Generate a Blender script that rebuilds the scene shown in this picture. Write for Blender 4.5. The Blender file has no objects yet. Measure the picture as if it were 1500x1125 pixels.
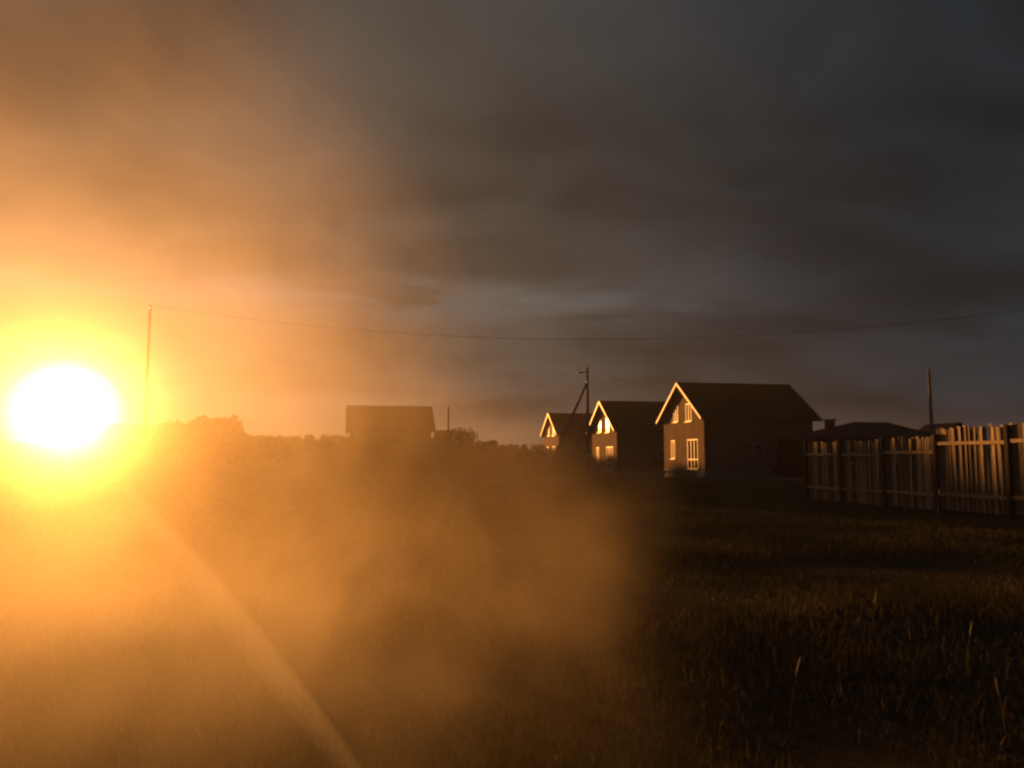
import bpy, bmesh, math, random
import numpy as np
from mathutils import Vector, Matrix, noise as mnoise

R = math.radians
rnd = random.Random(7)
scene = bpy.context.scene
COL = scene.collection

# ------------------------------------------------------------------ camera
cam_data = bpy.data.cameras.new('camera')
cam = bpy.data.objects.new('camera', cam_data)
COL.objects.link(cam)
cam.location = (0, 0, 1.6)
cam.rotation_euler = (R(90 + 5.3), 0, 0)
cam_data.sensor_width = 36
cam_data.lens = 27.2
cam_data.clip_start = 0.05
cam_data.clip_end = 4000
scene.camera = cam
cam_data.dof.use_dof = True
cam_data.dof.focus_distance = 60
cam_data.dof.aperture_fstop = 2.4

# ------------------------------------------------------------------ sun direction (azimuth from +Y, clockwise)
SUN_AZ, SUN_EL = R(-30.0), R(2.75)
SUN = Vector((math.sin(SUN_AZ) * math.cos(SUN_EL), math.cos(SUN_AZ) * math.cos(SUN_EL), math.sin(SUN_EL)))
SUN_COL = (1.0, 0.37, 0.07)

# ------------------------------------------------------------------ node helper
class N:
    """tiny expression builder on a node tree"""
    def __init__(s, nt): s.nt = nt
    def new(s, t, **kw):
        n = s.nt.nodes.new(t)
        for k, v in kw.items(): setattr(n, k, v)
        return n
    def put(s, sock, v):
        if isinstance(v, V): s.nt.links.new(v.o, sock)
        elif isinstance(v, bpy.types.NodeSocket): s.nt.links.new(v, sock)
        else: sock.default_value = v
    def m(s, op, a, b=0.0, c=0.0, clamp=False):
        n = s.new('ShaderNodeMath', operation=op, use_clamp=clamp)
        s.put(n.inputs[0], a); s.put(n.inputs[1], b)
        if len(n.inputs) > 2: s.put(n.inputs[2], c)
        return V(s, n.outputs[0])
    def vm(s, op, a, b=(0, 0, 0)):
        n = s.new('ShaderNodeVectorMath', operation=op)
        s.put(n.inputs[0], a); s.put(n.inputs[1], b)
        return V(s, n.outputs['Value'] if op in ('DOT_PRODUCT', 'LENGTH', 'DISTANCE') else n.outputs[0])
    def scale(s, a, f):
        n = s.new('ShaderNodeVectorMath', operation='SCALE')
        s.put(n.inputs[0], a); s.put(n.inputs['Scale'], f)
        return V(s, n.outputs[0])
    def sep(s, v):
        n = s.new('ShaderNodeSeparateXYZ'); s.put(n.inputs[0], v)
        return [V(s, o) for o in n.outputs]
    def comb(s, x, y, z):
        n = s.new('ShaderNodeCombineXYZ')
        for i, q in enumerate((x, y, z)): s.put(n.inputs[i], q)
        return V(s, n.outputs[0])
    def noise(s, vec, scale, detail=3.0, rough=0.5, dist=0.0):
        n = s.new('ShaderNodeTexNoise')
        s.put(n.inputs['Vector'], vec)
        n.inputs['Scale'].default_value = scale; n.inputs['Detail'].default_value = detail
        n.inputs['Roughness'].default_value = rough; n.inputs['Distortion'].default_value = dist
        return V(s, n.outputs['Fac'])
    def mr(s, v, a, b, c=0.0, d=1.0, kind='SMOOTHSTEP'):
        n = s.new('ShaderNodeMapRange', interpolation_type=kind)
        for i, q in enumerate((v, a, b, c, d)): s.put(n.inputs[i], q)
        return V(s, n.outputs[0])
    def mix(s, f, a, b, blend='MIX'):
        n = s.new('ShaderNodeMix', data_type='RGBA', blend_type=blend)
        s.put(n.inputs[0], f); s.put(n.inputs[6], a); s.put(n.inputs[7], b)
        return V(s, n.outputs[2])

class V:
    def __init__(s, b, o): s.b = b; s.o = o
    def __add__(s, x): return s.b.m('ADD', s, x)
    __radd__ = __add__
    def __sub__(s, x): return s.b.m('SUBTRACT', s, x)
    def __rsub__(s, x): return s.b.m('SUBTRACT', x, s)
    def __mul__(s, x): return s.b.m('MULTIPLY', s, x)
    __rmul__ = __mul__
    def __truediv__(s, x): return s.b.m('DIVIDE', s, x)
    def __rtruediv__(s, x): return s.b.m('DIVIDE', x, s)
    def __pow__(s, x): return s.b.m('POWER', s, x)

# ------------------------------------------------------------------ world: broken dark cloud deck, low sun under it
world = bpy.data.worlds.new('World')
scene.world = world
world.use_nodes = True
nt = world.node_tree
nt.nodes.clear()
b = N(nt)
tc = b.new('ShaderNodeTexCoord')
d = b.vm('NORMALIZE', tc.outputs['Generated'])
dx, dy, dz = b.sep(d)
sky = b.new('ShaderNodeTexSky', sky_type='NISHITA', sun_disc=False)
sky.sun_elevation = SUN_EL
sky.sun_rotation = SUN_AZ
sky.air_density = 1.5
sky.dust_density = 4.0
cosv = b.vm('DOT_PRODUCT', d, tuple(SUN))
zc = b.m('MAXIMUM', dz, 0.0) + 0.30
cl = b.comb(dx / zc * 0.62, dy / zc, 0.0)                # the deck seen in perspective
n_big = b.noise(cl, 1.5, 3.0, 0.45, 0.4)
n_mid = b.noise(b.vm('ADD', cl, (7.3, 2.1, 0)), 3.6, 3.5, 0.48, 0.4)
nn = n_big * 0.62 + n_mid * 0.38
lum = b.mr(nn, 0.36, 0.64, 0.56, 1.34)
# a lighter streak low over the houses where the deck thins
streak_n = b.noise(b.comb(dx * 3.0, dy * 3.0, dz * 16.0), 1.5, 4.0, 0.55, 0.5)
streak = b.mr(b.m('ABSOLUTE', dz - 0.195 - (n_mid - 0.5) * 0.06), 0.0, 0.045, 1.0, 0.0) * b.mr(streak_n, 0.40, 0.62) * b.mr(cosv, 0.60, 0.80)
lum = lum + streak * 1.1
toward = b.mr(cosv, 0.48, 0.97)                          # warmer towards the sun, blue-grey away from it
ccol = b.mix(toward, (0.0112, 0.0205, 0.0275, 1), (0.034, 0.039, 0.040, 1))
ccol = b.mix(1.0, ccol, b.comb(lum, lum, lum), 'MULTIPLY')
# aureole of the veiled sun in the thin cloud
g = 0.78
hg = (1 - g * g) / ((1 + g * g) - cosv * (2 * g)) ** 1.5
veil = b.mr(nn, 0.30, 0.72, 0.75, 1.3)
amp = hg * veil * 0.021
core = b.mr(cosv, math.cos(R(3.6)), math.cos(R(1.0)), 0.0, 1.0) * 8.0
glow = b.mix(1.0, (1.0, 0.51, 0.18, 1), b.comb(amp + core, amp + core, amp + core), 'MULTIPLY')
nish = b.mix(1.0, sky.outputs[0], (0.006, 0.006, 0.006, 1), 'MULTIPLY')   # clear sky almost wholly behind the deck
tot = b.mix(1.0, ccol, glow, 'ADD')
tot = b.mix(1.0, b.mix(1.0, tot, (10, 10, 10, 1), 'MULTIPLY'), nish, 'ADD')
bg = b.new('ShaderNodeBackground')
b.put(bg.inputs['Color'], tot)
bg.inputs['Strength'].default_value = 0.1
wo = b.new('ShaderNodeOutputWorld')
nt.links.new(bg.outputs[0], wo.inputs[0])

# ------------------------------------------------------------------ sun lamp
sd = bpy.data.lights.new('sun', 'SUN')
sd.energy = 4.2
sd.angle = R(0.5)
sd.color = SUN_COL
so = bpy.data.objects.new('sun', sd)
COL.objects.link(so)
so.rotation_euler = (-SUN).to_track_quat('-Z', 'Y').to_euler()
so.location = SUN * 50

# ------------------------------------------------------------------ render settings
scene.view_settings.view_transform = 'Standard'
scene.view_settings.look = 'None'
scene.view_settings.exposure = 0.0
scene.view_settings.gamma = 1.0
scene.render.engine = 'CYCLES'
cy = scene.cycles
cy.use_denoising = True
cy.max_bounces = 6
cy.diffuse_bounces = 2
cy.glossy_bounces = 2
cy.transmission_bounces = 3
cy.volume_bounces = 1
cy.transparent_max_bounces = 12
cy.sample_clamp_direct = 40
cy.sample_clamp_indirect = 3
cy.volume_step_rate = 1.0
cy.volume_max_steps = 96
scene.render.filter_size = 2.0
cy.filter_width = 2.4

# ------------------------------------------------------------------ helpers
def tag(o, label=None, cat=None, group=None, kind=None):
    if label: o['label'] = label
    if cat: o['category'] = cat
    if group: o['group'] = group
    if kind: o['kind'] = kind
    return o

def empty(name, loc=(0, 0, 0), rz=0.0):
    o = bpy.data.objects.new(name, None)
    COL.objects.link(o)
    o.location = loc
    o.rotation_euler = (0, 0, rz)
    o.empty_display_size = 0.3
    return o

def mesh_obj(name, bm, mat, parent=None, smooth=False):
    me = bpy.data.meshes.new(name)
    bmesh.ops.recalc_face_normals(bm, faces=bm.faces)
    bm.to_mesh(me); bm.free()
    if smooth:
        for p in me.polygons: p.use_smooth = True
    if mat: me.materials.append(mat)
    o = bpy.data.objects.new(name, me)
    COL.objects.link(o)
    if parent: o.parent = parent
    return o

def box(bm, x0, x1, y0, y1, z0, z1, M=None):
    vs = [bm.verts.new((x, y, z)) for z in (z0, z1) for y in (y0, y1) for x in (x0, x1)]
    for f in ((0, 2, 3, 1), (4, 5, 7, 6), (0, 1, 5, 4), (2, 6, 7, 3), (0, 4, 6, 2), (1, 3, 7, 5)):
        bm.faces.new([vs[i] for i in f])
    if M is not None:
        for v in vs: v.co = M @ v.co
    return vs

def prism(bm, pts, axis, a0, a1):
    """extrude a 2-D outline along an axis: axis 'x' takes (y,z) points"""
    def P(p, a):
        return (a, p[0], p[1]) if axis == 'x' else ((p[0], a, p[1]) if axis == 'y' else (p[0], p[1], a))
    A = [bm.verts.new(P(p, a0)) for p in pts]
    B = [bm.verts.new(P(p, a1)) for p in pts]
    bm.faces.new(A); bm.faces.new(B[::-1])
    n = len(pts)
    for i in range(n):
        bm.faces.new((A[i], A[(i + 1) % n], B[(i + 1) % n], B[i]))

def tube(bm, pts, rads, seg=8):
    rings = []
    for i, p in enumerate(pts):
        p = Vector(p)
        t = (Vector(pts[min(i + 1, len(pts) - 1)]) - Vector(pts[max(i - 1, 0)])).normalized()
        u = t.cross(Vector((0, 0, 1)))
        if u.length < 1e-3: u = t.cross(Vector((0, 1, 0)))
        u.normalize(); w = t.cross(u)
        r = rads[i] if isinstance(rads, (list, tuple)) else rads
        rings.append([bm.verts.new(p + (u * math.cos(2 * math.pi * k / seg) + w * math.sin(2 * math.pi * k / seg)) * r) for k in range(seg)])
    for a, c in zip(rings, rings[1:]):
        for k in range(seg):
            bm.faces.new((a[k], a[(k + 1) % seg], c[(k + 1) % seg], c[k]))
    bm.faces.new(rings[0]); bm.faces.new(rings[-1][::-1])

def one(name, mat, parent, fn, *a, smooth=False, **k):
    bm = bmesh.new(); fn(bm, *a, **k)
    return mesh_obj(name, bm, mat, parent, smooth)

def mat(name, c1, c2=None, scale=4.0, rough=0.85, spec=0.5, metal=0.0, bump=0.0, stretch=(1, 1, 1), bscale=None, info=False, trans=0.0, sheen=0.0):
    m = bpy.data.materials.new(name); m.use_nodes = True
    t = m.node_tree; q = N(t)
    p = t.nodes['Principled BSDF']
    tcn = q.new('ShaderNodeTexCoord')
    vec = q.vm('MULTIPLY', tcn.outputs['Object'], stretch)
    if info:
        oi = q.new('ShaderNodeObjectInfo')
        vec = q.vm('ADD', vec, q.comb(V(q, oi.outputs['Random']) * 37.0, 0.0, 0.0))
    c2 = c2 or tuple(x * 0.7 for x in c1)
    f = q.mr(q.noise(vec, scale, 5.0, 0.6, 0.3), 0.32, 0.68)
    col = q.mix(f, (*c1, 1), (*c2, 1))
    if info:
        col = q.mix(1.0, col, q.comb(*[q.mr(V(q, oi.outputs['Random']), 0, 1, 0.55, 1.25, 'LINEAR')] * 3), 'MULTIPLY')
    q.put(p.inputs['Base Color'], col)
    p.inputs['Roughness'].default_value = rough
    p.inputs['Metallic'].default_value = metal
    p.inputs['Specular IOR Level'].default_value = spec
    if bump:
        bn = q.new('ShaderNodeBump'); bn.inputs['Strength'].default_value = bump; bn.inputs['Distance'].default_value = 0.02
        q.put(bn.inputs['Height'], q.noise(vec, bscale or scale * 4, 6.0, 0.65, 0.0))
        t.links.new(bn.outputs[0], p.inputs['Normal'])
    return m

M_render = mat('brick_red_render', (0.33, 0.235, 0.185), (0.26, 0.185, 0.145), 0.8, 0.9, 0.3, bump=0.35, bscale=14)
M_roof = mat('dark_metal_roof', (0.060, 0.040, 0.030), (0.040, 0.028, 0.022), 1.2, 0.75, 0.35, bump=0.3)
M_trim = mat('pale_metal_trim', (0.62, 0.58, 0.50), (0.52, 0.48, 0.42), 3, 0.44, 0.55)
M_frame = mat('white_plastic_frame', (0.75, 0.72, 0.66), (0.70, 0.66, 0.60), 3, 0.42, 0.55)
M_plinth = mat('grey_plinth', (0.36, 0.34, 0.31), (0.24, 0.22, 0.20), 3, 0.9, 0.3, bump=0.5)
M_wood = mat('weathered_fence_wood', (0.44, 0.29, 0.18), (0.24, 0.15, 0.09), 2.0, 0.5, 0.6, bump=0.6, stretch=(14, 14, 0.8), info=True)
M_post = mat('fence_post_wood', (0.10, 0.075, 0.055), (0.06, 0.045, 0.032), 3, 0.85, 0.3, bump=0.5, stretch=(8, 8, 1))
M_pole = mat('pole_wood', (0.34, 0.31, 0.28), (0.25, 0.22, 0.20), 3, 0.8, 0.35, bump=0.5, stretch=(6, 6, 0.6))
M_metal = mat('galvanised_metal', (0.45, 0.44, 0.42), (0.30, 0.29, 0.28), 5, 0.4, 0.5, metal=0.7)
M_porcelain = mat('insulator_porcelain', (0.55, 0.50, 0.45), (0.45, 0.42, 0.38), 5, 0.25, 0.6)
M_wire = mat('black_cable', (0.03, 0.03, 0.03), (0.02, 0.02, 0.02), 5, 0.6, 0.4)
M_brick = mat('chimney_brick', (0.26, 0.13, 0.09), (0.18, 0.09, 0.06), 3, 0.9, 0.3, bump=0.6)
M_darkwall = mat('timber_wall', (0.16, 0.11, 0.075), (0.11, 0.075, 0.05), 2, 0.85, 0.3, bump=0.5, stretch=(0.6, 0.6, 10))
M_soil = mat('earth', (0.085, 0.060, 0.038), (0.05, 0.042, 0.022), 0.6, 0.95, 0.2, bump=0.8, bscale=5)
M_bark = mat('bark', (0.10, 0.075, 0.055), (0.06, 0.045, 0.03), 5, 0.9, 0.2, bump=0.7, stretch=(4, 4, 1))
M_leaf = mat('foliage', (0.060, 0.075, 0.028), (0.040, 0.050, 0.018), 0.9, 0.8, 0.2)
M_conifer = mat('conifer_needles', (0.035, 0.055, 0.028), (0.025, 0.038, 0.018), 1.5, 0.8, 0.2)
M_straw = mat('dry_straw', (0.32, 0.25, 0.15), (0.22, 0.17, 0.10), 8, 0.6, 0.4)

def glass():
    m = bpy.data.materials.new('window_glass'); m.use_nodes = True
    t = m.node_tree; q = N(t); p = t.nodes['Principled BSDF']
    tcn = q.new('ShaderNodeTexCoord')
    p.inputs['Base Color'].default_value = (0.015, 0.014, 0.013, 1)
    p.inputs['Roughness'].default_value = 0.07
    p.inputs['IOR'].default_value = 1.52
    bn = q.new('ShaderNodeBump'); bn.inputs['Strength'].default_value = 0.10; bn.inputs['Distance'].default_value = 0.02
    q.put(bn.inputs['Height'], q.noise(tcn.outputs['Object'], 1.6, 2.0, 0.5))
    t.links.new(bn.outputs[0], p.inputs['Normal'])
    return m
M_glass = glass()

# ------------------------------------------------------------------ ground
def hill(x, y):
    h = 0.05 * math.sin(x * 0.21 + 1.3) * math.cos(y * 0.17) + 0.10 * mnoise.noise(Vector((x * 0.16, y * 0.16, 0.3)))
    h += 0.05 * mnoise.noise(Vector((x * 0.7, y * 0.7, 4.3)))
    # ground falls away a little towards the middle house, rises again beyond
    d = math.hypot(x - 12, y - 88)
    h -= 0.5 * math.exp(-(d / 22.0) ** 2)
    # spoil bank left of the houses
    s = (y - 76) / 3.6
    if -30 < x < 12:
        prof = 0.0
        if x < 8.5:
            tt = min(1, max(0, (8.5 - x) / 3.0)); tt = tt * tt * (3 - 2 * tt)
            prof = 1.9 * tt + max(0, min(1, (1 - x) / 9)) * 1.3
            prof *= 1 - max(0, min(1, (-16 - x) / 8))
        h += prof * math.exp(-s * s) * (1 + 0.25 * mnoise.noise(Vector((x * 0.5, y * 0.5, 9))))
    return h

def build_ground():
    xs = np.concatenate([np.linspace(-1500, -60, 20)[:-1], np.linspace(-60, 60, 161), np.linspace(60, 1500, 20)[1:]])
    ys = np.concatenate([np.linspace(-300, -10, 8)[:-1], np.linspace(-10, 130, 187), np.linspace(130, 2500, 24)[1:]])
    verts = [(x, y, hill(x, y) if -80 < x < 80 and y < 200 else 0.0) for y in ys for x in xs]
    nx, ny = len(xs), len(ys)
    faces = [(j * nx + i, j * nx + i + 1, (j + 1) * nx + i + 1, (j + 1) * nx + i) for j in range(ny - 1) for i in range(nx - 1)]
    me = bpy.data.meshes.new('ground'); me.from_pydata(verts, [], faces)
    for p in me.polygons: p.use_smooth = True
    m = bpy.data.materials.new('field_ground'); m.use_nodes = True
    t = m.node_tree; q = N(t); p = t.nodes['Principled BSDF']
    g_ = q.new('ShaderNodeNewGeometry')
    pos = V(q, g_.outputs['Position'])
    big = q.mr(q.noise(pos, 0.25, 4.0, 0.6, 0.4), 0.35, 0.65)
    fine = q.mr(q.noise(pos, 9.0, 6.0, 0.7, 0.2), 0.3, 0.7)
    c = q.mix(big, (0.075, 0.066, 0.028, 1), (0.12, 0.092, 0.044, 1))
    c = q.mix(fine, q.mix(1.0, c, (0.5, 0.5, 0.5, 1), 'MULTIPLY'), c)
    q.put(p.inputs['Base Color'], c)
    p.inputs['Roughness'].default_value = 0.95
    p.inputs['Specular IOR Level'].default_value = 0.15
    bn = q.new('ShaderNodeBump'); bn.inputs['Strength'].default_value = 0.9; bn.inputs['Distance'].default_value = 0.08
    q.put(bn.inputs['Height'], q.noise(pos, 6.0, 8.0, 0.75, 0.2))
    t.links.new(bn.outputs[0], p.inputs['Normal'])
    me.materials.append(m)
    o = bpy.data.objects.new('ground', me); COL.objects.link(o)
    tag(o, kind='structure')
build_ground()

# ------------------------------------------------------------------ the type house (four of them)
HL, HW = 10.2, 8.4           # long side, gable width
RIDGE, EAVE = 8.1, 4.73      # ridge height, eave height at the overhang edge
OV, GOV = 0.55, 0.5
SLOPE = (RIDGE - EAVE) / (HW / 2 + OV)

def window(parent, y0, y1, z0, z1, nv=0, hbar=None):
    """window in the gable wall (local x = 0 plane, looking to -x)"""
    w = 0.075
    fr = bmesh.new()
    box(fr, -0.035, 0.07, y0 - w, y1 + w, z1, z1 + w)
    box(fr, -0.035, 0.07, y0 - w, y1 + w, z0 - w, z0)
    box(fr, -0.035, 0.07, y0 - w, y0, z0, z1)
    box(fr, -0.035, 0.07, y1, y1 + w, z0, z1)
    win = mesh_obj('window', fr, M_frame, parent)
    one('sill', M_trim, win, box, -0.17, -0.037, y0 - 0.16, y1 + 0.16, z0 - 0.14, z0 - 0.085)
    cuts = [y0 + (y1 - y0) * (i + 1) / (nv + 1) for i in range(nv)]
    for c in cuts:
        one('mullion', M_frame, win, box, -0.03, 0.05, c - 0.045, c + 0.045, z0, z1)
    edges = [y0] + cuts + [y1]
    for i in range(len(edges) - 1):
        a, c = edges[i] + (0.045 if i else 0), edges[i + 1] - (0.045 if i < len(edges) - 2 else 0)
        if hbar:
            one('transom', M_frame, win, box, -0.028, 0.05, a, c, hbar - 0.045, hbar + 0.045)
            one('pane', M_glass, win, box, 0.0, 0.02, a, c, z0, hbar - 0.045)
            one('pane', M_glass, win, box, 0.0, 0.02, a, c, hbar + 0.045, z1)
        else:
            one('pane', M_glass, win, box, 0.0, 0.02, a, c, z0, z1)
    return win

def side_window(parent, x0, x1, z0, z1):
    w = 0.07
    fr = bmesh.new()
    box(fr, x0 - w, x1 + w, -0.035, 0.05, z1, z1 + w)
    box(fr, x0 - w, x1 + w, -0.035, 0.05, z0 - w, z0)
    box(fr, x0 - w, x0, -0.035, 0.05, z0, z1)
    box(fr, x1, x1 + w, -0.035, 0.05, z0, z1)
    win = mesh_obj('window', fr, M_frame, parent)
    one('pane', M_glass, win, box, x0, x1, -0.006, 0.02, z0, z1)

def wall_with_holes(bm, holes):
    """gable wall sheet with real openings, built as strips; outer plane x = 0, 0.3 thick"""
    top = lambda y: RIDGE - 0.24 - abs(y - HW / 2) * SLOPE
    ys = sorted({0.0, HW, HW / 2, *[h[0] for h in holes], *[h[1] for h in holes]})
    for ya, yb in zip(ys, ys[1:]):
        mid = (ya + yb) / 2
        spans = sorted((h[2], h[3]) for h in holes if h[0] <= mid <= h[1])
        z = 0.0
        for s0, s1 in spans:
            prism(bm, [(ya, z), (yb, z), (yb, s0), (ya, s0)], 'x', 0, 0.3)
            z = s1
        prism(bm, [(ya, z), (yb, z), (yb, top(yb)), (ya, top(ya))], 'x', 0, 0.3)

WINS = [  # y0, y1, z0, z1, mullions, transom
    (5.15, 5.95, 4.72, 6.05, 1, None),
    (2.35, 3.35, 4.66, 6.1, 1, None),
    (5.95, 6.65, 1.40, 2.92, 1, None),
    (1.25, 3.15, 0.55, 2.95, 2, 1.28),
]

def make_house(label):
    h = empty('gabled_house')
    tag(h, label, 'house', 'gabled houses of one type beyond the field')
    one('gable_wall', M_render, h, wall_with_holes, [(w[0] - 0.074, w[1] + 0.074, w[2] - 0.074, w[3] + 0.074) for w in WINS])
    zt = lambda y: RIDGE - 0.24 - abs(y - HW / 2) * SLOPE
    one('long_wall', M_render, h, box, 0.302, HL, 0, 0.3, 0, zt(0))
    one('long_wall', M_render, h, box, 0.302, HL, HW - 0.3, HW, 0, zt(HW) )
    one('rear_gable_wall', M_render, h, prism, [(0.302, 0), (HW - 0.302, 0), (HW - 0.302, zt(0.302)), (HW / 2, zt(HW / 2)), (0.302, zt(0.302))], 'x', HL - 0.3, HL)
    one('inner_floor', M_post, h, box, 0.31, HL - 0.31, 0.31, HW - 0.31, 0.02, 0.08)
    def pl(bm):
        box(bm, -0.06, HL + 0.06, -0.06, -0.003, -0.6, 0.38)
        box(bm, -0.06, -0.003, -0.003, HW + 0.06, -0.6, 0.38)
        box(bm, HL + 0.003, HL + 0.06, -0.003, HW + 0.06, -0.6, 0.38)
    one('plinth', M_plinth, h, pl)
    # two roof slabs with standing seams
    def slab(bm, sgn):
        e = HW / 2 + OV
        y = lambda t: HW / 2 + sgn * t
        prism(bm, [(y(0.0), RIDGE), (y(e), EAVE), (y(e), EAVE - 0.16), (y(0.0), RIDGE - 0.17)], 'x', -GOV, HL + GOV)
        k = -GOV + 0.2
        while k < HL + GOV - 0.1:
            prism(bm, [(y(0.1), RIDGE + 0.035 - 0.1 * SLOPE), (y(e - 0.03), EAVE + 0.035), (y(e - 0.03), EAVE + 0.003), (y(0.1), RIDGE - 0.1 * SLOPE + 0.003)], 'x', k, k + 0.04)
            k += 0.55
    one('roof_slope', M_roof, h, slab, -1)
    one('roof_slope', M_roof, h, slab, 1)
    one('ridge_cap', M_roof, h, prism, [(HW / 2 - 0.16, RIDGE - 0.06), (HW / 2, RIDGE + 0.07), (HW / 2 + 0.16, RIDGE - 0.06), (HW / 2, RIDGE + 0.045)], 'x', -GOV - 0.02, HL + GOV + 0.02)
    # pale barge boards, facing out from the gable
    for xa, xb in ((-GOV - 0.045, -GOV - 0.003), (HL + GOV + 0.003, HL + GOV + 0.045)):
        for sgn in (-1, 1):
            e = HW / 2 + OV + 0.02
            y = lambda t: HW / 2 + sgn * t
            one('barge_board', M_trim, h, prism, [(y(0.003), RIDGE + 0.04), (y(e), EAVE + 0.04), (y(e), EAVE - 0.14), (y(0.003), RIDGE - 0.20)], 'x', xa, xb)
    for sgn in (-1, 1):
        y = HW / 2 + sgn * (HW / 2 + OV + 0.09)
        def gut(bm):
            tube(bm, [(-GOV, y, EAVE - 0.08), (HL + GOV, y, EAVE - 0.08)], 0.065, 8)
        one('gutter', M_roof, h, gut)
    def dp(bm):
        tube(bm, [(0.25, -OV - 0.05, EAVE - 0.12), (0.25, -0.1, EAVE - 0.45), (0.25, -0.1, 0.42)], 0.045, 8)
    one('downpipe', M_roof, h, dp)
    for w in WINS: window(h, *w)
    side_window(h, 4.6, 5.3, 1.9, 2.6)
    return h

def copy_tree(o, parent=None):
    c = o.copy(); COL.objects.link(c); c.parent = parent
    for ch in list(o.children): copy_tree(ch, c)
    return c

HROT = R(12)
house0 = make_house('nearest and largest gabled house, its windows and right roof edge catching the low sun')
spots = [
    ((16.1, 65.0), 0.0, None),
    ((11.07, 82.0), -0.45, 'middle gabled house behind the utility pole, its upper window flashing with reflected sun'),
    ((6.9, 115.0), 0.0, 'small far gabled house, leftmost of the three, its upper gable showing over the bank'),
    ((-20.3, 97.0), 0.0, 'long gabled house seen as a faint block through the orange smoke'),
]
for (xy, dz_, lab) in spots:
    h = house0 if lab is None else copy_tree(house0)
    h.location = (xy[0], xy[1], dz_)
    h.rotation_euler = (0, 0, HROT)
    if lab: h['label'] = lab

# ------------------------------------------------------------------ hip-roofed cottage behind the fence
def hip_house():
    h = empty('hip_roofed_cottage', (23.2, 59.0, 0), R(3))
    tag(h, 'low dark cottage with a hipped roof and brick chimney behind the fence', 'house')
    L, W, E, T = 10.3, 8.0, 3.0, 4.35
    one('wall', M_darkwall, h, box, 0.4, L - 0.4, 0.4, W - 0.4, 0, E - 0.02)
    def roof(bm):
        a = [bm.verts.new(p) for p in ((0, 0, E), (L, 0, E), (L, W, E), (0, W, E))]
        r0, r1 = bm.verts.new((4.9, W / 2, T)), bm.verts.new((7.7, W / 2, T))
        bm.faces.new(a)
        bm.faces.new((a[0], a[1], r1, r0)); bm.faces.new((a[1], a[2], r1))
        bm.faces.new((a[2], a[3], r0, r1)); bm.faces.new((a[3], a[0], r0))
    rf = one('roof', M_roof, h, roof)
    one('fascia', M_roof, h, box, 0.05, L - 0.05, 0.05, W - 0.05, E - 0.2, E - 0.003)
    def ch(bm):
        for k in range(12):
            e = 0.012 * (k % 2)
            box(bm, 1.65 + e, 2.25 - e, 1.6 + e, 2.2 - e, 2.95 + k * 0.118, 2.95 + (k + 1) * 0.118)
    c = one('chimney', M_brick, rf, ch)
    one('cap', M_plinth, rf, box, 1.57, 2.33, 1.52, 2.28, 4.37, 4.47)
    for x in (2.0, 5.2):
        fr = bmesh.new()
        box(fr, x, x + 1.2, 0.34, 0.395, 1.0, 1.08); box(fr, x, x + 1.2, 0.34, 0.395, 2.2, 2.28)
        box(fr, x, x + 0.08, 0.34, 0.395, 1.08, 2.2); box(fr, x + 1.12, x + 1.2, 0.34, 0.395, 1.08, 2.2)
        w = mesh_obj('window', fr, M_frame, h)
        one('pane', M_glass, w, box, x + 0.08, x + 1.12, 0.36, 0.38, 1.08, 2.2)
hip_house()

def far_gable():
    h = empty('small_gabled_outbuilding', (40.2, 70.0, 0), R(96))
    tag(h, 'peak of a small roof just showing over the right end of the fence', 'shed')
    W, E, T, L = 4.4, 3.1, 4.6, 4.0
    M_tile = mat('clay_roof', (0.30, 0.15, 0.09), (0.20, 0.10, 0.06), 3, 0.8, 0.3, bump=0.5)
    one('wall', M_render, h, prism, [(-W / 2 + .3, 0), (W / 2 - .3, 0), (W / 2 - .3, E), (0, T - 0.25), (-W / 2 + .3, E)], 'x', 0, L)
    for s in (-1, 1):
        one('roof_slope', M_tile, h, prism, [(0, T), (s * W / 2, E), (s * W / 2, E - 0.14), (0, T - 0.15)], 'x', -0.4, L + 0.4)
        one('barge_board', M_tile, h, prism, [(s * 0.003, T + 0.03), (s * W / 2, E + 0.03), (s * W / 2, E - 0.18), (s * 0.003, T - 0.2)], 'x', -0.44, -0.403)
far_gable()

def shed():
    h = empty('shed', (-8.6, 86.0, 0), R(6))
    tag(h, 'small flat roofed shed in the smoke, right of the faint long house', 'shed')
    one('wall', M_darkwall, h, box, 0, 1.9, 0, 3.5, 0, 4.2)
    one('roof', M_roof, h, prism, [(-0.15, 4.21), (3.7, 4.21), (3.7, 4.30), (-0.15, 4.42)], 'x', -0.12, 2.02)
    one('door', M_post, h, box, 0.5, 1.4, -0.06, -0.003, 0.1, 2.1)
shed()

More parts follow.
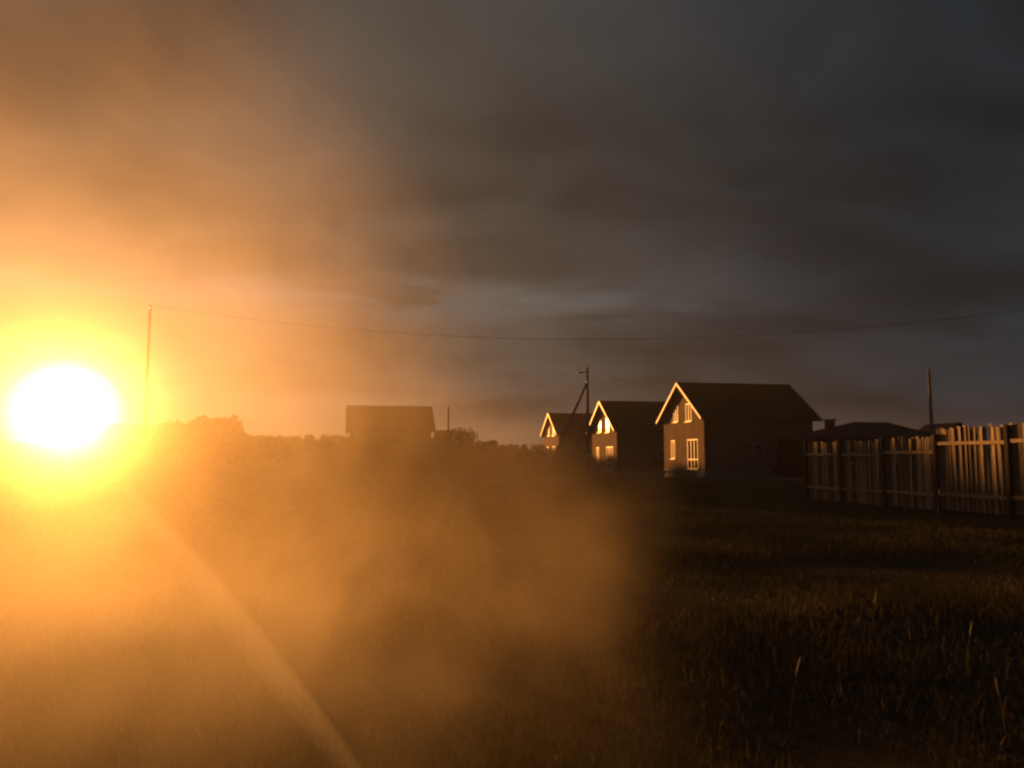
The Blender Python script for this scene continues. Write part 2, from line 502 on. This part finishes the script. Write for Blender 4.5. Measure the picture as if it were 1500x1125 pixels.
# ------------------------------------------------------------------ fence along the right: pickets, rails, posts
def build_fence():
    P0 = Vector((12.2, 18.4, 0)); u = Vector((-0.174, 0.985, 0)).normalized()
    ang = math.atan2(u.y, u.x)
    f = empty('picket_fence', (P0.x, P0.y, 0), ang)      # local x runs away from the camera, local y to the left (towards us)
    tag(f, 'long weathered picket fence of uneven boards stepping up at a post on the right', 'fence')
    posts = [-6.6, -4.2, -1.85, 0.52, 3.0, 5.25, 7.45, 9.55]
    base = {}
    for t in posts:
        w = P0 + u * t
        base[t] = hill(w.x, w.y)
    protos = []
    pitch = 0.132
    for k in range(5):
        bm = bmesh.new()
        w = 0.054 + 0.005 * k
        top = 2.0
        pts = [(-w, 0), (w, 0), (w * (0.96 if k % 2 else 1.0), top * 0.5), (w, top - 0.02 * (k % 3)), (-w, top - 0.025 * ((k + 1) % 3)), (-w * (1.0 if k % 2 else 0.95), top * 0.5)]
        prism(bm, pts, 'y', -0.011, 0.011)
        me = bpy.data.meshes.new('picket')
        bmesh.ops.recalc_face_normals(bm, faces=bm.faces); bm.to_mesh(me); bm.free(); me.materials.append(M_wood)
        protos.append(me)
    for a, c in zip(posts, posts[1:]):
        right = c <= 3.0
        zt = 2.33 if right else 2.13
        if c > 6: zt -= 0.03
        g0 = base[a]
        # rails on the field side
        for z in ((zt - 0.45), 0.52):
            one('rail', M_wood, f, box, a + 0.052, c - 0.052, 0.013, 0.062, g0 + z - 0.045, g0 + z + 0.045)
        n = int((c - a) / pitch)
        for i in range(n):
            x = a + (i + 0.5) * (c - a) / n + rnd.uniform(-0.012, 0.012)
            o = bpy.data.objects.new('picket', protos[rnd.randrange(5)])
            COL.objects.link(o); o.parent = f
            back = rnd.random() < 0.5
            o.location = (x, -0.026 - (0.0 if not back else rnd.uniform(0.015, 0.045)), g0 + 0.10)
            o.scale = (1, 1, (zt - 0.10 + rnd.uniform(-0.05, 0.05)) / 2.0)
            o.rotation_euler = (R(rnd.uniform(-0.5, 0.5)), R(rnd.uniform(-0.8, 0.8)), R(rnd.gauss(-3, 15)))
    for t in posts:
        h = 2.30 if t < 3 else 2.18
        one('post', M_post, f, box, t - 0.05, t + 0.05, -0.01, 0.09, base[t] - 0.2, base[t] + h)
    return f
build_fence()

# ------------------------------------------------------------------ utility poles and wires
def pole(name, label, loc, H, r=0.13, arms=True, strut=None, group='wooden utility poles'):
    p = empty(name, loc)
    tag(p, label, 'utility pole', group)
    one('shaft', M_pole, p, tube, [(0, 0, -0.5), (0, 0, H * 0.5), (0, 0, H)], [r * 1.25, r * 1.05, r * 0.8], smooth=True)
    if arms:
        one('crossarm', M_pole, p, box, -0.75, 0.75, -0.19, -0.09, H - 0.62, H - 0.50)
    for i, x in enumerate((-0.65, 0.0, 0.65) if arms else (0.0,)):
        z0 = H - 0.50 if x else H
        def ins(bm, x=x, z0=z0):
            yy = -0.14 if x else 0
            tube(bm, [(x, yy, z0), (x, yy, z0 + 0.08), (x, yy, z0 + 0.1), (x, yy, z0 + 0.17), (x, yy, z0 + 0.2)], [0.02, 0.02, 0.06, 0.05, 0.03], 8)
        one('insulator', M_porcelain, p, ins, smooth=True)
    if strut:
        one('strut', M_pole, p, tube, [strut, (0, 0, H - 1.3)], [0.14, 0.11], smooth=True)
    return p

def ptpx(px, Y): return (px - 750) / 1133 * Y
pA = Vector((ptpx(861, 69), 69, -0.1))
pa = pole('utility_pole', 'utility pole with a slanting strut standing before the middle house', pA, 9.6, 0.14, arms=False, strut=(-3.9, 0.3, -0.4))
def bits(bm):
    box(bm, -0.26, -0.14, -0.2, -0.05, 2.0, 2.3)
one('meter_box', M_metal, pa, box, -0.18, 0.14, -0.32, -0.16, 1.5, 2.0)
one('bracket', M_metal, pa, box, -0.10, 0.10, -0.20, -0.13, 8.1, 8.35)
one('bracket', M_metal, pa, box, -0.12, 0.06, -0.20, -0.13, 3.9, 4.1)
one('street_lamp_head', M_metal, pa, prism, [(-0.95, 9.12), (-0.55, 9.2), (-0.1, 9.2), (-0.1, 9.14), (-0.5, 9.08), (-0.95, 9.05)], 'y', -0.07, 0.07)
pB = Vector((ptpx(1364, 62), 62, 0))
pole('utility_pole', 'dark utility pole standing alone beyond the right part of the fence', pB, 8.5, 0.13, arms=False)
pC = Vector((ptpx(657, 98), 98, 0))
pole('utility_pole', 'thin faint pole above the shed, right of the house in the smoke', pC, 7.8, 0.15, arms=False)
pD = Vector((ptpx(213, 30), 30, 0))
pole('utility_pole', 'pole lost in the glow just right of the sun', pD, 7.3, 0.06, arms=False)
pE = Vector((24.5, 27.0, 0))
pole('utility_pole', 'pole outside the picture to the right carrying the long wire', pE, 7.6, 0.13, arms=False)

def wire(label, a, c, sag, r=0.012, n=48):
    pts = []
    for i in range(n + 1):
        t = i / n
        p = Vector(a).lerp(Vector(c), t); p.z -= sag * 4 * t * (1 - t); pts.append(p)
    o = one('overhead_wire', M_wire, None, tube, pts, r, 6)
    tag(o, label, 'wire', 'overhead wires'); return o
wire('long sagging overhead wire crossing the whole sky above the roofs', pD + Vector((0, 0, 7.5)), pE + Vector((0, 0, 7.8)), 1.72, 0.0065)
wire('faint wire running left from the pole with the strut into the smoke', pA + Vector((0, 0, 9.8)), pC + Vector((0, 0, 8.0)), 0.9, 0.010)
wire('faint wire running from the strutted pole down to the nearest house', pA + Vector((0, 0, 9.6)), Vector((16.2, 70, 6.9)), 0.3, 0.009)

# ------------------------------------------------------------------ vegetation
def clump_mesh(name, crown_fn, n, size, seed, matl):
    rs = np.random.RandomState(seed)
    vs = np.zeros((n * 4, 3)); k = 0
    for i in range(n):
        c = crown_fn(rs)
        a = rs.normal(size=3); a /= np.linalg.norm(a)
        bb = np.cross(a, rs.normal(size=3)); bb /= np.linalg.norm(bb)
        s = size * rs.uniform(0.5, 1.3)
        vs[k] = c - a * s; vs[k + 1] = c + bb * s * 0.5; vs[k + 2] = c + a * s; vs[k + 3] = c - bb * s * 0.5
        k += 4
    me = bpy.data.meshes.new(name)
    me.from_pydata(vs.tolist(), [], [(4 * i, 4 * i + 1, 4 * i + 2, 4 * i + 3) for i in range(n)])
    me.materials.append(matl)
    return me

def bush(name, label, loc, w, h, seed, n=900, leaf=0.16, group=None, conifer=False, cat='bush'):
    t = empty(name, loc, rnd.uniform(0, 6))
    tag(t, label, cat, group)
    rs0 = np.random.RandomState(seed)
    lobes = [(rs0.uniform(-.5, .5) * w, rs0.uniform(-.5, .5) * w, rs0.uniform(.35, .8) * h, rs0.uniform(.22, .4) * min(w, h)) for _ in range(8)]
    def fn(rs):
        if conifer:
            z = rs.uniform(0.12, 1) ** 0.8
            tier = 0.75 + 0.25 * math.cos(z * 40)
            r = w * 0.5 * (1.02 - z) * tier * math.sqrt(rs.uniform(0.25, 1)); a = rs.uniform(0, 6.283)
            return np.array([r * math.cos(a), r * math.sin(a), z * h])
        L = lobes[rs.randint(8)]
        d = rs.normal(size=3); d /= np.linalg.norm(d); d *= L[3] * rs.uniform(0.4, 1.15)
        c = np.array(L[:3]) + d * [1.3, 1.3, 1]
        c[2] = max(c[2], 0.03); return c
    me = clump_mesh('crown', fn, n, leaf, seed, M_conifer if conifer else M_leaf)
    o = bpy.data.objects.new('crown', me); COL.objects.link(o); o.parent = t
    def trunk(bm):
        if conifer: tube(bm, [(0, 0, -0.1), (0, 0, h * 0.95)], [0.05, 0.01], 6)
        else:
            for L in lobes[:4]:
                tube(bm, [(0, 0, -0.1), (L[0] * .4, L[1] * .4, L[2] * .5), tuple(L[:3])], [0.06, 0.035, 0.012], 6)
    one('trunk', M_bark, t, trunk)
    return t

def gz(x, y): return hill(x, y)
bl = ['tall bush behind the bank nearest the shed', 'rounded bush on the bank between shed and far house',
      'low bush on the slope of the bank', 'last low bush at the foot of the far house']
for i, (px, Y, w, h) in enumerate([(673, 77, 3.6, 2.1), (700, 77, 3.4, 1.3), (735, 77, 3.6, 0.9), (782, 78, 2.6, 1.2)]):
    x = ptpx(px, Y)
    bush('bush', bl[i], (x, Y, gz(x, Y) - 0.1), w, h, 20 + i, 900, 0.2, 'bushes along the earth bank')
for i, (px, Y, w, h, lab) in enumerate([(1139, 64.5, 1.5, 1.75, 'small young spruce before the long wall of the nearest house'),
                                        (1167, 64.8, 1.2, 1.3, 'lower young spruce near the right corner of the nearest house')]):
    x = ptpx(px, Y)
    bush('young_spruce', lab, (x, Y, gz(x, Y)), w, h, 40 + i, 700, 0.12, 'young spruces by the house', True, 'spruce')
def rubbish(bm):
    for k in range(26):
        x, y = rnd.uniform(-1.4, -0.25), rnd.uniform(3.6, 8.2)
        s = rnd.uniform(0.06, 0.2)
        Mx = Matrix.Translation((x, y, rnd.uniform(0.02, 0.30))) @ Matrix.Rotation(rnd.uniform(0, 3), 4, (rnd.random(), rnd.random(), 1))
        box(bm, -s, s, -s * .6, s * .6, -s * .5, s * .5, Mx)
rb = one('rubble_pile', M_plinth, None, rubbish)
rb.location = (16.1, 65.0, 0.0); rb.rotation_euler = (0, 0, HROT)
tag(rb, 'low heap of pale rubble along the foot of the nearest house gable', 'rubble', kind='stuff')

# far wood on the horizon: one mass of crowns; heights shaped to shade fence and meadow, low before the sun
def wood():
    rs = np.random.RandomState(5)
    V_, F_ = [], []
    def leafquads(cx, cy, cz, rad, n, s0):
        for _ in range(n):
            d = rs.normal(size=3); d /= np.linalg.norm(d); d *= rad * rs.uniform(0.55, 1.08)
            c = np.array([cx, cy, cz]) + d * [1, 1, 1.1]
            if c[2] < 0.1: continue
            a = rs.normal(size=3); a /= np.linalg.norm(a)
            bb = np.cross(a, rs.normal(size=3)); bb /= np.linalg.norm(bb)
            s = s0 * rs.uniform(0.6, 1.2); k = len(V_)
            V_.extend([tuple(c - a * s), tuple(c + bb * s * .6), tuple(c + a * s), tuple(c - bb * s * .6)]); F_.append((k, k + 1, k + 2, k + 3))
    for az in np.arange(-52, 44, 0.34):
        dist = 160 + rs.uniform(-8, 14)
        px = 750 + 1133 * math.tan(R(az))
        # top line in picture rows above the horizon, raised where it must shade meadow and fence
        if az < -33: e = 22
        elif az < -28.6: e = 14
        elif az < -24: e = 36
        elif az < -19.5: e = 41.5 + 9.0 * min(0.9, max(0, az + 22.3))
        elif az < -11: e = 27
        elif az < -3: e = 26
        else: e = 16
        H = 1.6 + e / 1133 * dist / math.cos(R(az)) * rs.uniform(0.96, 1.02)
        x, y = dist * math.sin(R(az)), dist * math.cos(R(az))
        for k in range(5):
            zc_ = H * (0.18 + 0.16 * k) ; rad = H * (0.26 - 0.022 * k)
            leafquads(x + rs.uniform(-.8, .8), y + rs.uniform(-1, 1), zc_, rad, 34, H * 0.11)
    me = bpy.data.meshes.new('far_wood'); me.from_pydata(V_, [], F_); me.materials.append(M_leaf)
    o = bpy.data.objects.new('far_wood', me); COL.objects.link(o)
    tag(o, 'dark far wood along the horizon, lost in glow on the left', 'wood', kind='stuff')
wood()

# grass: curved blades, one mesh; density falls off with distance
def grass():
    rs = np.random.RandomState(11)
    n = 280000
    Y = 2.6 * (48.0 / 2.6) ** rs.uniform(0, 1, n) ** 0.85
    X = rs.uniform(-0.78, 0.78, n) * (Y + 1.5)
    patch = np.array([mnoise.noise(Vector((x * 0.55, y * 0.4, 2.0))) for x, y in zip(X, Y)])
    patch2 = np.array([mnoise.noise(Vector((x * 0.12, y * 0.30, 7.0))) for x, y in zip(X, Y)])
    keep = rs.uniform(0, 1, n) < np.clip(0.65 + patch * 0.9, 0.15, 1)
    X, Y, patch, patch2 = X[keep], Y[keep], patch[keep], patch2[keep]
    n = len(X)
    Z = np.array([hill(x, y) for x, y in zip(X, Y)]) - 0.01
    H = np.clip(0.055 + 0.045 * patch + 0.05 * patch2 + rs.exponential(0.020, n), 0.03, 0.28)
    W = 0.0012 + 0.00050 * Y * rs.uniform(0.7, 1.3, n)
    a = rs.uniform(0, 2 * np.pi, n); lean = rs.uniform(0.05, 0.6, n) * H
    th = rs.uniform(0, 2 * np.pi, n)
    P = np.stack([X, Y, Z], 1)
    wv = np.stack([np.cos(a), np.sin(a), np.zeros(n)], 1) * W[:, None]
    lv = np.stack([np.cos(th), np.sin(th), np.zeros(n)], 1) * lean[:, None]
    mid = P + lv * 0.3; mid[:, 2] += H * 0.6
    tip = P + lv; tip[:, 2] += H
    vs = np.stack([P - wv, P + wv, mid + wv * .7, mid - wv * .7, tip], 1).reshape(-1, 3)
    me = bpy.data.meshes.new('grass')
    me.vertices.add(n * 5); me.vertices.foreach_set('co', vs.ravel())
    base = np.arange(n) * 5
    loops = np.stack([base, base + 1, base + 2, base + 3, base + 3, base + 2, base + 4], 1).ravel()
    me.loops.add(n * 7); me.loops.foreach_set('vertex_index', loops.astype(np.int32))
    me.polygons.add(n * 2)
    ls = np.stack([np.arange(n) * 7, np.arange(n) * 7 + 4], 1).ravel(); lt = np.tile([4, 3], n)
    me.polygons.foreach_set('loop_start', ls.astype(np.int32)); me.polygons.foreach_set('loop_total', lt.astype(np.int32))
    me.update(); me.validate()
    m = bpy.data.materials.new('grass_blades'); m.use_nodes = True
    t = m.node_tree; q = N(t); p = t.nodes['Principled BSDF']
    g_ = q.new('ShaderNodeNewGeometry')
    rndi = V(q, g_.outputs['Random Per Island'])
    c = q.mix(q.mr(rndi, 0.0, 1.0, kind='LINEAR'), (0.115, 0.115, 0.04, 1), (0.18, 0.145, 0.06, 1))
    c = q.mix(q.mr(rndi, 0.990, 0.994), c, (0.40, 0.31, 0.17, 1))
    q.put(p.inputs['Base Color'], c)
    p.inputs['Roughness'].default_value = 0.8
    p.inputs['Specular IOR Level'].default_value = 0.12
    tr = q.new('ShaderNodeBsdfTranslucent'); q.put(tr.inputs[0], c)
    mx = q.new('ShaderNodeMixShader'); mx.inputs[0].default_value = 0.3
    t.links.new(p.outputs[0], mx.inputs[1]); t.links.new(tr.outputs[0], mx.inputs[2])
    t.links.new(mx.outputs[0], t.nodes['Material Output'].inputs[0])
    me.materials.append(m)
    o = bpy.data.objects.new('grass', me); COL.objects.link(o)
    tag(o, 'rough dark meadow grass covering the field', 'grass', kind='stuff')
grass()

# a few dry stalks that catch the light
def stalk(label, px, py, h, bend, head=True, lie=False):
    Y = 1.6 * 1133 / (py - 667)
    x = ptpx(px, Y); z = hill(x, Y)
    t = empty('dry_grass_stalk', (x, Y, z))
    tag(t, label, 'stalk', 'dry stalks in the meadow')
    if lie: pts = [(0, 0, 0.16), (0.10, 0.02, 0.185), (0.22, 0.05, 0.19)]
    else: pts = [(0, 0, 0), (bend * .25, 0, h * .5), (bend, 0, h)]
    one('stem', M_straw, t, tube, pts, [0.0028, 0.002, 0.0014], 5)
    if head:
        e = Vector(pts[-1]); dr = (e - Vector(pts[-2])).normalized()
        one('seed_head', M_straw, t, tube, [e, e + dr * 0.03, e + dr * 0.08, e + dr * 0.11], [0.002, 0.0055, 0.005, 0.001], 6)
for a in [('pale dry stalk standing in the dark grass right of centre foreground', 1142, 1060, 0.30, 0.05),
          ('fallen pale straw lying flat at the edge of the smoke', 992, 1040, 0.3, 0.1, False, True),
          ('thin arching stalk leaning right beside the smoke edge', 964, 960, 0.28, 0.14),
          ('short dry stalk in the far right foreground grass', 1446, 1075, 0.20, -0.02),
          ('dry stalk standing in the right middle of the meadow', 1265, 935, 0.26, 0.03),
          ('pale short stalk near the right edge below the fence', 1398, 980, 0.22, 0.03),
          ('tall dry weed standing before the right fence', 1366, 792, 0.85, 0.05)]:
    stalk(*a)

# ------------------------------------------------------------------ haze: one even box of air
def haze():
    bm = bmesh.new(); box(bm, -300, 300, -60, 320, -2.0, 12.5)
    m = bpy.data.materials.new('haze'); m.use_nodes = True
    t = m.node_tree; t.nodes.clear()
    o_ = t.nodes.new('ShaderNodeOutputMaterial'); v = t.nodes.new('ShaderNodeVolumePrincipled')
    v.inputs['Color'].default_value = (0.93, 0.92, 0.90, 1)
    v.inputs['Density'].default_value = 0.00055
    v.inputs['Anisotropy'].default_value = 0.55
    t.links.new(v.outputs[0], o_.inputs['Volume'])
    o = mesh_obj('haze', bm, m)
    tag(o, 'thin even haze over the whole field', 'haze', kind='stuff')
haze()

# ------------------------------------------------------------------ drifting bonfire smoke in front, left of the camera
OFF = (2.7, 0.0, 6.1)
def smoke():
    bm = bmesh.new()
    bmesh.ops.create_icosphere(bm, subdivisions=4, radius=1.0)
    for v in bm.verts:
        p = v.co
        p2 = Vector([math.copysign(abs(c) ** 0.55, c) for c in p])
        k = 1 + 0.05 * mnoise.noise(p * 2.0)
        v.co = Vector((-4.4 + p2.x * 6.3 * k, 5.1 + p2.y * 4.4 * k, 3.4 + p2.z * 4.0 * k))
    m = bpy.data.materials.new('smoke'); m.use_nodes = True
    t = m.node_tree; t.nodes.clear(); q = N(t)
    g_ = q.new('ShaderNodeNewGeometry')
    pos = V(q, g_.outputs['Position'])
    x, y, z = q.sep(pos)
    nb = q.noise(q.vm('MULTIPLY', q.vm('ADD', pos, OFF), (1, 0.30, 0.8)), 0.62, 3.0, 0.5, 0.9)
    ns = q.noise(q.vm('MULTIPLY', q.vm('ADD', pos, (4.1, 0.7, 8.2)), (1, 0.4, 0.8)), 1.7, 4.0, 0.6, 1.1)
    nn = nb * 0.55 + ns * 0.45
    xb = q.mr(z, 1.25, 2.7, 0.29, -1.35) - q.m('MAXIMUM', z - 2.2, 0.0) * 0.26 + y * 0.168
    edge = q.mr(xb - x + (nn - 0.5) * q.mr(z, 1.2, 2.6, 2.3, 3.2), -0.15, q.mr(z, 0.9, 2.6, 1.10, 1.6))
    left = q.mr(x, -10.0, -7.0)
    front = q.mr(y, 0.9, 2.0) * q.mr(y, 9.2, 7.0)
    top = q.mr(z, 6.6, 1.7, 0.0, 1.0)
    dens = edge * q.mr(x, -2.6, 0.6, 1.12, 0.80) * left * front * top * q.mr(nn, 0.38, 0.62, 0.28, 1.45)
    dens = dens * q.mr(z, 1.4, 0.6, 1.0, 1.8)
    # fine particles scatter in a sharp forward lobe plus a broad one
    add = None
    for k, gg in ((0.026, 0.975), (0.053, 0.60)):
        v = t.nodes.new('ShaderNodeVolumeScatter')
        v.inputs['Color'].default_value = (0.90, 0.77, 0.56, 1)
        v.inputs['Anisotropy'].default_value = gg
        q.put(v.inputs['Density'], dens * k)
        if add is None: add = v
        else:
            n_ = t.nodes.new('ShaderNodeAddShader')
            t.links.new(add.outputs[0], n_.inputs[0]); t.links.new(v.outputs[0], n_.inputs[1]); add = n_
    o_ = t.nodes.new('ShaderNodeOutputMaterial')
    t.links.new(add.outputs[0], o_.inputs['Volume'])
    o = mesh_obj('smoke', bm, m)
    tag(o, 'orange lit bank of drifting bonfire smoke filling the left of the field', 'smoke', kind='stuff')
smoke()

# lens flare streak below the sun, imitated by added nested scattering tubes
def build_streak():
    mats = bpy.data.materials.new('flare_streak_volume'); mats.use_nodes = True
    t = mats.node_tree; t.nodes.clear()
    o_ = t.nodes.new('ShaderNodeOutputMaterial'); v = t.nodes.new('ShaderNodeVolumeScatter')
    v.inputs['Color'].default_value = (0.95, 0.92, 0.88, 1)
    v.inputs['Density'].default_value = 1.1; v.inputs['Anisotropy'].default_value = 0.62
    t.links.new(v.outputs[0], o_.inputs['Volume'])
    A, B = Vector((-2.50, 4.7, 1.60)), Vector((-0.60, 4.0, -0.15))
    root = None
    for k, rr in enumerate((0.03, 0.055, 0.085)):
        pts, rad = [], []
        for i in range(25):
            f = i / 24
            p = A.lerp(B, f); p += Vector((0.16, 0, 0.13)) * (4 * f * (1 - f)) * 0.4
            r = rr * (0.12 + 0.88 * math.sin(math.pi * min(1, 0.04 + f * 0.88)) ** 0.8)
            p += Vector((-0.80, 0, -0.55)) * r
            pts.append(Vector((0, 0, 1.6)) + (p - Vector((0, 0, 1.6))) * 0.42); rad.append(r * 0.42)
        o = one('flare_streak' if k == 0 else 'streak_strand', mats, root, tube, pts, rad, 20)
        if k == 0: root = tag(o, 'long thin curved lens flare streak, an added scattering volume, slanting down right from below the sun', 'smoke', kind='stuff')
build_streak()
